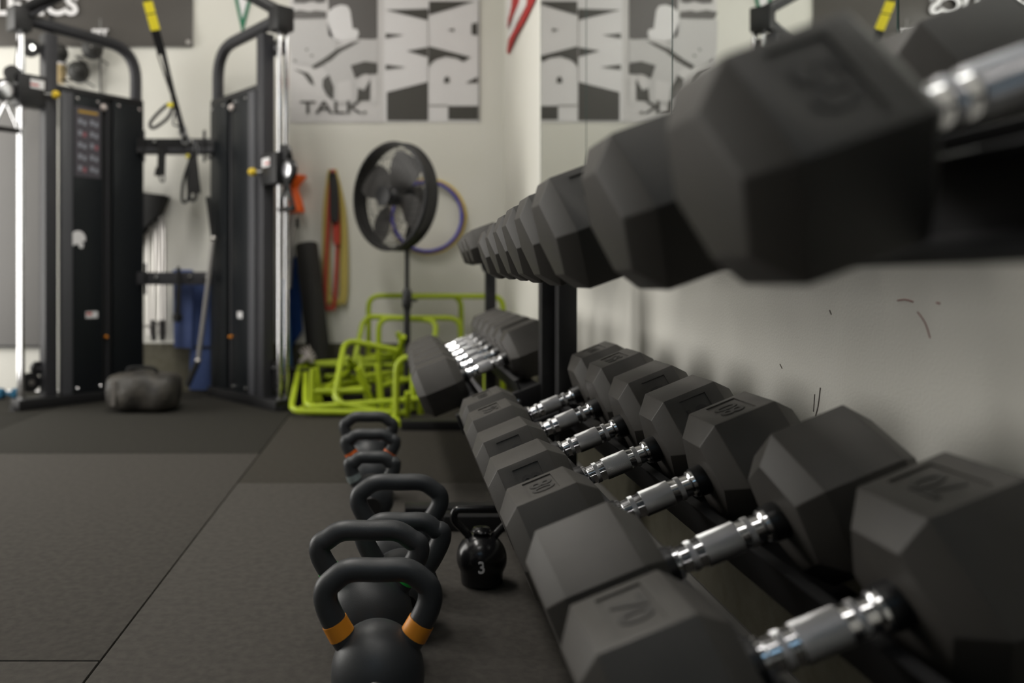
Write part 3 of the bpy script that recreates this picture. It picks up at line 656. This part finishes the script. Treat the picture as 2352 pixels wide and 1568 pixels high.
pr2(t_, o_, 'shadow_shape', [[(290, 800), (470, 690), (600, 590), (760, 520), (880, 490), (800, 545), (640, 630), (520, 735), (330, 830)], [(760, 790), (930, 742), (1080, 765), (1080, 890), (900, 900), (820, 950)], [(425, 960), (500, 900), (560, 1050), (550, 1205), (470, 1140), (425, 1050)], [(850, 1060), (920, 1090), (1000, 960), (992, 1210), (838, 1215)], [(80, 830), (250, 880), (300, 940), (330, 1035), (270, 1000), (200, 900)], [(215, 600), (250, 580), (240, 620)], [(270, 670), (320, 660), (300, 690)], [(70, 720), (110, 725), (95, 760)]], DK, 4)
pr2(t_, o_, 'glove', [[(860, 930), (960, 890), (980, 960), (930, 1080), (880, 1060)], [(600, 1000), (760, 960), (780, 1200), (600, 1230)], [(1000, 920), (1085, 920), (1085, 1250), (1000, 1250)]], PB, 5)
o = link('lettering', text_mesh('TALK.', .104, .0006, .0012, 1.45), DK, t_); c = pc(560, 1300); o.matrix_local = frame_matrix(Vector((c[0], YB - .0105, c[1])) - o_, (1, 0, 0), (0, 0, 1))
t_, o_ = poster('poster', 'white poster with huge sideways block letters beside the sports photo', 868 + 14, 1103, 281, PW)
pr2(t_, o_, 'block_lettering', [[(1180, 125), (1690, 110), (1690, 250)], [(1180, 405), (1400, 425), (1180, 465)], [(1430, 615), (1690, 570), (1690, 690)], [(1180, 780), (1420, 810), (1180, 840)], [(1195, 1110), (1690, 985), (1690, 1450), (1195, 1450)],
    [(1700, 20), (2250, 20), (1960, 110), (1700, 185)], [(1920, 365), (2000, 345), (2000, 385)], [(2210, 290), (2280, 275), (2280, 430), (2210, 420)], [(1690, 562), (1710, 562), (2200, 690), (2110, 745), (2030, 702), (1900, 682), (1780, 720), (1730, 760), (1700, 810), (1690, 700)],
    [(1880, 1000), (1885, 940), (1915, 920), (1945, 940), (1945, 1000)], [(2140, 1000), (2280, 925), (2280, 1000)], [(1930, 1275), (2290, 1275), (2290, 1440), (1930, 1440)]], DK, 1)
pr2(t_, o_, 'letter_gap', [[(1684, 250), (1694, 250), (1694, 985), (1684, 985)], [(1700, 1262), (1930, 1262), (1930, 1280), (1700, 1280)], [(2292, 0), (2312, 0), (2312, 1460), (2292, 1460)]], G2, 2)
# pennant and flag
pn = thing('pennant', 'narrow green pennant with white letters hanging point down on the back wall', 'pennant', (wall_x(557), YB, wall_z(80))); OP = Vector(pn.location)
w2 = [(wall_x(520), wall_z(-90)), (wall_x(600), wall_z(-90)), (wall_x(557), wall_z(80))]
MB().prism([w2[2], w2[1], w2[0]], Vector((0, YB - .001, 0)) - OP, (1, 0, 0), (0, 0, 1), .004).build('cloth', mat('pennant_green', (.01, .16, .08), .7), pn, smooth=False)
MB().prism([(wall_x(557), wall_z(45)), (wall_x(568), wall_z(5)), (wall_x(572), wall_z(-60)), (wall_x(546), wall_z(-60)), (wall_x(548), wall_z(0))][::1], Vector((0, YB - .0052, 0)) - OP, (1, 0, 0), (0, 0, 1), .0008).build('white_letters', WHT, pn, smooth=False)
fg = thing('flag', 'red and white striped flag hanging flat on the right wall beside the back corner', 'flag', on_wall(1172, 123)); OF = Vector(fg.location)
FR = mat('flag_red', (.42, .02, .02), .7); FW = mat('flag_white', (.74, .72, .71), .7)
def strip(ps, m, nm, lay):
    q = [on_wall(x, y) + Vector((-.006 - .0012 * lay - (.010 if i % 3 == 1 else 0), 0, 0)) - OF for i, (x, y) in enumerate(ps)]; n_ = len(q); d = Vector((.004, 0, 0))
    MB().add(q + [v + d for v in q], [tuple(range(n_)), tuple(range(2 * n_ - 1, n_ - 1, -1))] + [(i, n_ + i, n_ + (i + 1) % n_, (i + 1) % n_) for i in range(n_)]).build(nm, m, fg, smooth=False)
strip([(1169, -50), (1185, -50), (1176, 30), (1171, 70), (1168, 60)], FW, 'white_stripe', 0)
strip([(1183, -50), (1210, -50), (1196, 5), (1180, 35), (1172, 64), (1173, 20)], FR, 'red_stripe', 1)
strip([(1206, -50), (1222, -50), (1213, 10), (1191, 50), (1174, 97), (1170, 80), (1184, 38), (1201, 5)], FW, 'white_stripe', 2)
strip([(1220, -50), (1243, -50), (1233, 0), (1212, 45), (1190, 85), (1172, 124), (1168, 120), (1176, 90), (1196, 50), (1214, 12)], FR, 'red_stripe', 3)
# grey panel on the wall behind the left tower
gp = thing('wall_panel', 'plain grey panel fixed to the back wall behind the left tower', 'panel', (-2.55, YB, wall_z(797)))
MB().box((0, -.012, (wall_z(225) - wall_z(797)) / 2), (.94, .02, wall_z(225) - wall_z(797))).build('board', GREY, gp, bevel=.003)
MB().box((0, -.014, .006), (.95, .024, .014)).build('bottom_edge', COLR, gp)
bd = thing('small_dumbbell', 'small teal blue dumbbell on the floor left of the cable machine', 'dumbbell', (at(15, 912, 4.30).x, 4.30, .03))
for x in (-.05, .03): MB().lathe([(.024, 0), (.030, .006), (.030, .034), (.024, .04)], (x, 0, 0), (1, 0, 0), 6).build('head', mat('teal_vinyl', (.0, .075, .15), .4), bd)
MB().tube([(-.02, 0, 0), (.04, 0, 0)], .012, 10).build('handle', MATS['teal_vinyl'], bd)
# medicine balls on a wall rack
br = thing('ball_rack', 'slim wall rack behind the machine holding black balls', 'ball rack', (wall_x(182), YB, 1.60)); OR = Vector(br.location)
MB().box((-.16, -.012, .40), (.02, .02, .9)).build('rail', STL, br); MB().box((.13, -.012, .40), (.008, .012, .9)).build('rail', GREY, br)
balls = []
for px, py, d, lab in ((180, 165, 50, 'black rubber ball, lower one of the three on the wall rack'), (212, 113, 48, 'black rubber ball partly hidden by the machine frame, upper right on the rack'), (133, 122, 46, 'dark rubber ball at the left of the wall rack')):
    Y = 4.53; r = d * Y / F / 2; c = at(px, py, Y); b = thing('medicine_ball', lab, 'ball', (c.x, c.y, c.z - r), group='black balls on the wall rack')
    MB().lathe([(max(r * math.sin(PI * i / 18), .0004), r - r * math.cos(PI * i / 18)) for i in range(19)], n=28).build('ball', mat('ball_rubber', (.030, .030, .028), .6, bump=(500, .3, .001)), b, angle=80)
    MB().lathe([(.006, 0), (.005, .002)], (r * .25, -r * .93, r * 1.0), (.25, -1, 0), 10).build('valve', SILV, b)
    MB().tube([(c.x - OR.x - r, -.01, c.z - r - OR.z - .005), (c.x - OR.x - r, -.17, c.z - r - OR.z - .005), (c.x - OR.x + r, -.17, c.z - r - OR.z - .005), (c.x - OR.x + r, -.01, c.z - r - OR.z - .005)], .005, 6).build('ball_cradle', STL, br)
cy = thing('cylinder_tub', 'small tan tub beside the black balls on the wall rack', 'tub', at(138, 190, 4.54))
MB().lathe([(.030, 0), (.034, .04), (.034, .08), (.036, .085), (.036, .10)], (0, 0, 0), (0, 0, 1), 18).build('tub', mat('tan_plastic', (.55, .42, .22), .5), cy)
MB().lathe([(.036, .10), (.034, .112), (.001, .113)], (0, 0, 0), (0, 0, 1), 18).build('lid', WHT, cy)

# ------------------------------------------------------------------ corner equipment
ot = thing('orange_cone_pole', 'orange hourglass-shaped cone head on a grey pole by the right tower', 'training pole', at(668, 660, 4.54)); OO = Vector(ot.location)
MB().lathe([(.058, 0), (.060, .012), (.045, .075), (.026, .125), (.024, .14), (.040, .165), (.074, .205), (.072, .212), (.01, .20)], at(676, 488, 4.54) - OO, (0, 0, 1), 20).build('cone_head', ORG, ot, angle=60)
MB().tube([at(676, 490, 4.54) - OO, at(666, 662, 4.55) - OO], .010, 10).build('pole', SILV, ot)
MB().box(at(682, 512, 4.575) - OO, (.02, .07, .05)).build('wall_bracket', COLR, ot)
slab('foam_mat', 'light blue foam mat standing upright by the right tower', 'mat', [(648, 640), (658, 640), (675, 899), (640, 899)], 4.56, .03, BLU2, (658, 899))
slab('foam_mat', 'deep blue foam mat propped behind the grey pole', 'mat', [(655, 600), (688, 585), (694, 760), (668, 800)], 4.585, .03, mat('royal_blue_foam', (.004, .05, .24), .7), (672, 790))
# foam roller
a_, b_ = Vector((at(742, 880, 4.36).x, 4.36, .004)), at(704, 568, 4.535)
fr = thing('foam_roller', 'long black foam roller leaning against the back wall', 'foam roller', a_); dv = (b_ - a_)
MB().lathe([(.020, .0), (.060, .002), (.066, .008), (.066, dv.length - .008), (.060, dv.length), (.020, dv.length)], (0, 0, .018), dv, 28).build('roller', FOAM, fr, angle=50)
MB().lathe([(.019, 0), (.019, .003)], Vector((0, 0, .018)) + dv, dv, 16).build('core', COLR, fr)
# dark crate with pale gloves on top
bx = thing('storage_box', 'black storage box on the floor before the foam roller', 'box', (at(700, 880, 4.20).x, 4.20, 0))
MB().box((0, 0, .085), (.20, .16, .17)).build('box', FOAM, bx, bevel=.012)
MB().box((0, 0, .178), (.21, .17, .016)).build('lid', COLR, bx, bevel=.005)
gv = thing('glove_pair', 'pale grey training gloves lying on the black storage box', 'gloves', (at(698, 800, 4.16).x, 4.18, .187))
GLV = mat('pale_grey_leather', (.42, .38, .37), .7)
for q, (x, rz) in enumerate(((-.03, .9), (.045, -.5))):
    R = Matrix.Rotation(rz, 3, 'Y')
    g1 = MB().lathe([(.010, 0), (.024, .01), (.027, .05), (.018, .075), (.002, .085)], (x, 0, .02), R @ Vector((0, 0, 1)), 14, sx=.6).build('glove', GLV, gv, angle=80)
    for k in range(4):
        v = R @ Vector(((k - 1.5) * .013, 0, .07 - abs(k - 1.5) * .006)) + Vector((x, 0, .02))
        MB().tube([v, v + R @ Vector(((k - 1.5) * .006, -.01, .035))], [.007, .005], 8).build('finger', GLV, g1)
# resistance bands on a hook
hk = thing('wall_hook', 'small black wall hook carrying the resistance bands', 'hook', at(764, 405, 4.60))
MB().box((0, .012, 0), (.022, .012, .07)).build('plate', COLR, hk, bevel=.003); MB().tube([(0, .01, 0), (0, -.085, 0), (0, -.09, .02)], .006, 8).build('peg', COLR, hk)
def bandloop(label, x0, y0, x1, y1, wv, Y, m, dx):
    t_ = thing('resistance_band', label, 'resistance band', at(764, 405, Y), group=None); o_ = Vector(t_.location)
    ps = [at(764 - 3, y0, Y), at(x0, y0 + (y1 - y0) * .35, Y), at(x0 + dx, y1 - 12, Y), at((x0 + x1) / 2 + dx, y1, Y), at(x1 + dx, y1 - 12, Y), at(x1, y0 + (y1 - y0) * .35, Y), at(764 + 3, y0, Y)]
    MB().tube(smoothpath([v - o_ for v in ps], 6, True), wv, 8, True, flat=.22, fdir=(1, 0, 0)).build('band', m, t_)
    MB().box(ps[1] - o_, (wv * 1.2, wv * .7, .03)).build('size_label', m, t_)
bandloop('wide yellow resistance band on the wall hook', 750, 402, 787, 690, .024, 4.585, mat('latex_yellow', (.50, .40, .10), .6), 2)
bandloop('red resistance band hanging below the yellow one', 754, 402, 776, 705, .012, 4.565, mat('latex_red', (.42, .05, .03), .6), -8)
bandloop('short red resistance band on the wall hook behind the black one', 768, 402, 774, 560, .013, 4.550, mat('latex_scarlet', (.45, .04, .02), .6), 2)
bandloop('short black resistance band, front one on the wall hook', 763, 402, 772, 508, .015, 4.530, mat('latex_black', (.015, .014, .013), .6), 1)
# hoops on the wall
for px, py, r, m, lab, Y in ((984, 497, 84, mat('hoop_yellow', (.62, .44, .02), .45), 'yellow hoop hanging on the back wall, behind the blue hoop', 4.60), (981, 497, 80, mat('hoop_blue', (.05, .045, .40), .45), 'violet blue hoop hanging on the back wall behind the fan', 4.575)):
    c = at(px, py, Y); R = r * Y / F; h = thing('hoop', lab, 'hoop', c)
    MB().tube([(R * math.cos(2 * PI * k / 48), 0, R * math.sin(2 * PI * k / 48)) for k in range(48)], .010, 8, True, fdir=(0, 1, 0)).build('ring', m, h, angle=80)
    MB().tube([(R * math.cos(a), 0, R * math.sin(a)) for a in (-.10, -.05, 0, .05, .10)], .0115, 8, fdir=(0, 1, 0)).build('joint_sleeve', m, h, angle=80)
MB().tube([at(983, 414, 4.57) - at(983, 414, 4.62), Vector((0, 0, 0))], .005, 6).build('peg', COLR, thing('wall_peg', 'small black peg on the back wall carrying both hoops', 'hook', at(983, 421, 4.62)))

# ------------------------------------------------------------------ pedestal fan
YFAN = 4.05
fx = at(935, 640, YFAN).x
fan = thing('pedestal_fan', 'black pedestal fan with wire grille standing before the back wall', 'fan', (fx, YFAN, 0))
MB().lathe([(.20, 0), (.205, .012), (.19, .022), (.06, .04), (.03, .06), (.026, .09)], n=36).build('base', STL, fan, angle=50)
MB().tube([(0, 0, .05), (0, 0, .58)], .017, 12).build('pole', STL, fan); MB().tube([(0, 0, .5), (0, 0, .86)], .012, 12).build('inner_pole', STL, fan)
MB().lathe([(.018, -.05), (.026, -.03), (.026, .04), (.016, .06)], (0, 0, .55), (0, 0, 1), 14).build('height_clamp', COLR, fan)
MB().tube([(.0, 0, .55), (.05, -.02, .55)], .009, 8).build('clamp_knob', COLR, fan)
FA = math.radians(47); fdir = Vector((-math.sin(FA), -math.cos(FA), 0.0)); fs_ = Vector((math.cos(FA), -math.sin(FA), 0)); upv = Vector((0, 0, 1))
hc = at(905, 452, YFAN - .05) - Vector((fx, YFAN, 0)); RF = .272
m = MB()
for d0, d1, r0, r1 in ((-.045, .045, RF, RF - .010),):
    m.lathe([(r1, d0), (r0, d0), (r0 + .006, d0 + .01), (r0, d0 + .02), (r0, d1 - .02), (r0 + .006, d1 - .01), (r0, d1), (r1, d1)], hc, fdir, 56)
    n_ = 56; o_f = [f for f in m.f if len(f) < 10]; m.f = o_f; m.mi = [0] * len(o_f)
    m.f += [(7 * n_ + k, 7 * n_ + (k + 1) % n_, (k + 1) % n_, k) for k in range(n_)]; m.mi += [0] * n_
m.build('shroud_ring', STL, fan, angle=60)
def onf(r, a, d): return hc + fdir * d + fs_ * (r * math.cos(a)) + upv * (r * math.sin(a))
for d, sg, nm in ((.040, 1, 'front_grille'), (-.040, -1, 'rear_grille')):
    q = MB(); k_ = 44
    for k in range(k_):
        a = 2 * PI * k / k_
        q.tube([onf(.05 + (RF - .05) * s, a + .45 * s * sg, d + sg * .035 * (1 - s * s)) for s in (0, .25, .5, .75, 1)], .0013, 5)
    for s in (.05, .12, .19, .245):
        e = (s - .05) / (RF - .05); q.tube([onf(s, 2 * PI * k / 40, d + sg * .035 * (1 - e * e)) for k in range(40)], .0018, 5, True)
    gr = q.build(nm, STL, fan)
    MB().lathe([(.052, 0), (.050, .006 ), (.001, .008)], hc + fdir * (d + sg * .034), fdir * sg, 24).build('grille_badge', COLR, gr)
bl = mat('fan_blade', (.060, .057, .055), .38)
for k in range(4):
    a0 = k * PI / 2 + math.radians(58); q = MB(); vs = []; fs2 = []
    for s in (0, 1):
        for i in range(7):
            r = .04 + .195 * i / 6; wdt = .42 + .30 * math.sin(PI * min(1, (i + 1) / 7)) * 1.0
            for j in range(5):
                a = a0 + wdt * (j / 4 - .5) * 1.6; vs.append(onf(r, a, .03 * (j / 4 - .5) * 1.6 + s * .003))
    for i in range(6):
        for j in range(4):
            A0 = i * 5 + j; fs2 += [(A0, A0 + 1, A0 + 6, A0 + 5), (35 + A0 + 5, 35 + A0 + 6, 35 + A0 + 1, 35 + A0)]
    for j in range(4): fs2 += [(j, 35 + j, 36 + j, 1 + j), (30 + j, 31 + j, 66 + j, 65 + j)]
    for i in range(6): fs2 += [(i * 5, i * 5 + 5, 35 + i * 5 + 5, 35 + i * 5), (i * 5 + 4, 35 + i * 5 + 4, 35 + i * 5 + 9, i * 5 + 9)]
    q.add(vs, fs2).build('blade', bl, fan)
MB().lathe([(.045, -.03), (.048, .02), (.03, .04), (.001, .045)], hc, fdir, 24).build('hub', COLR, fan)
MB().lathe([(.03, -.20), (.065, -.19), (.070, -.10), (.06, -.08), (.02, -.05)], hc, fdir, 24).build('motor', COLR, fan)
MB().tube([hc - fdir * .14 - upv * .05, Vector((0, 0, .84)), Vector((0, 0, .80))], .018, 10).build('yoke', COLR, fan)

# ------------------------------------------------------------------ lime hurdles
def hurdle_meshes(wd, ht, r=.0150):
    path = roundpath([(-wd / 2, 0, .01), (-wd / 2, 0, ht), (wd / 2, 0, ht), (wd / 2, 0, .01)], .07, 6)
    return (MB().tube(path, r, 10, fdir=(0, 1, 0)).mesh('frame'), MB().tube(roundpath([(0, -.11, .012), (0, .11, .012)], .01), r, 10).mesh('foot'))
HB = hurdle_meshes(.52, .565); HS = hurdle_meshes(.42, .30); HM = hurdle_meshes(.44, .45)
def hurdle(label, kind, loc, rot, group):
    t_ = thing('hurdle', label, 'hurdle', loc, rot, group); me = kind
    wd = .52 if kind is HB else .42 if kind is HS else .44
    link('frame', me[0], LIME, t_)
    for x in (-wd / 2, wd / 2): link('foot', me[1], LIME, t_, (x, 0, 0))
G_ = 'lime agility hurdles'
hurdle('tall lime hurdle standing before the back wall, left one of the tall pair', HB, (at(953, 0, 4.40).x, 4.40, 0), (0, 0, .02), G_)
hurdle('tall lime hurdle standing before the back wall, right one, behind the far rack', HB, (at(1046, 0, 4.28).x, 4.28, 0), (0, 0, -.03), G_)
t_ = hurdle('lime hurdle standing just behind the fan pole, lower than the tall pair', HM, (at(964, 0, 4.20).x, 4.20, 0), (0, 0, .03), G_)
def lie(label, kind, o, ez, ex):
    ez = Vector(ez).normalized(); ex = Vector(ex); ex = (ex - ez * ex.dot(ez)).normalized(); ey = ez.cross(ex)
    M = Matrix((ex, ey, ez)).transposed().to_4x4()
    return hurdle(label, kind, o, M.to_euler(), 'lime hurdles tumbled in a heap')
lie('lime hurdle on its side, its bar at the left end of the heap', HB, (.065, 3.99, .105), (-1, -.04, .02), (.02, .95, .33))
lie('lime hurdle on its side, nested inside the leftmost one of the heap', HB, (.11, 4.05, .155), (-1, -.10, -.06), (.05, .95, .30))
lie('lime hurdle with raised bar in the middle of the heap, leg sloping to the fan', HS, (.02, 3.93, .145), (-.95, -.06, .20), (.0, .74, .67))
lie('lime hurdle at the left of the heap with its feet pointing up', HS, (-.455, 4.00, .125), (.96, .22, -.02), (-.25, .97, .05))
lie('lime hurdle at the right front of the heap, foot upright by the fan', HS, (-.10, 3.92, .125), (.45, .88, -.05), (.92, -.42, .02))
lie('lime hurdle propped steeply at the right end of the heap', HS, (-.02, 4.12, .18), (.15, .35, .75), (.92, -.25, .1))
lie('lime hurdle in the middle of the heap, foot showing under the sloping leg', HS, (-.24, 3.98, .11), (.62, .78, .04), (.7, -.72, .1))
lie('lime hurdle wedged low in the back of the heap', HS, (-.30, 4.16, .10), (.75, .66, .02), (.6, -.75, .28))
lie('lime hurdle on the right of the heap with both feet raised beside the fan pole', HS, (-.03, 4.02, .20), (-.80, .55, -.18), (.45, .8, .35))
lie('lime hurdle lying flat at the bottom front of the heap', HS, (-.20, 4.08, .016), (-.22, -.97, .0), (.97, -.22, .0))
hurdle('lime hurdle under the far rack, seen below the chrome handles', HS, (.22, 3.62, 0), (0, 0, .1), G_)
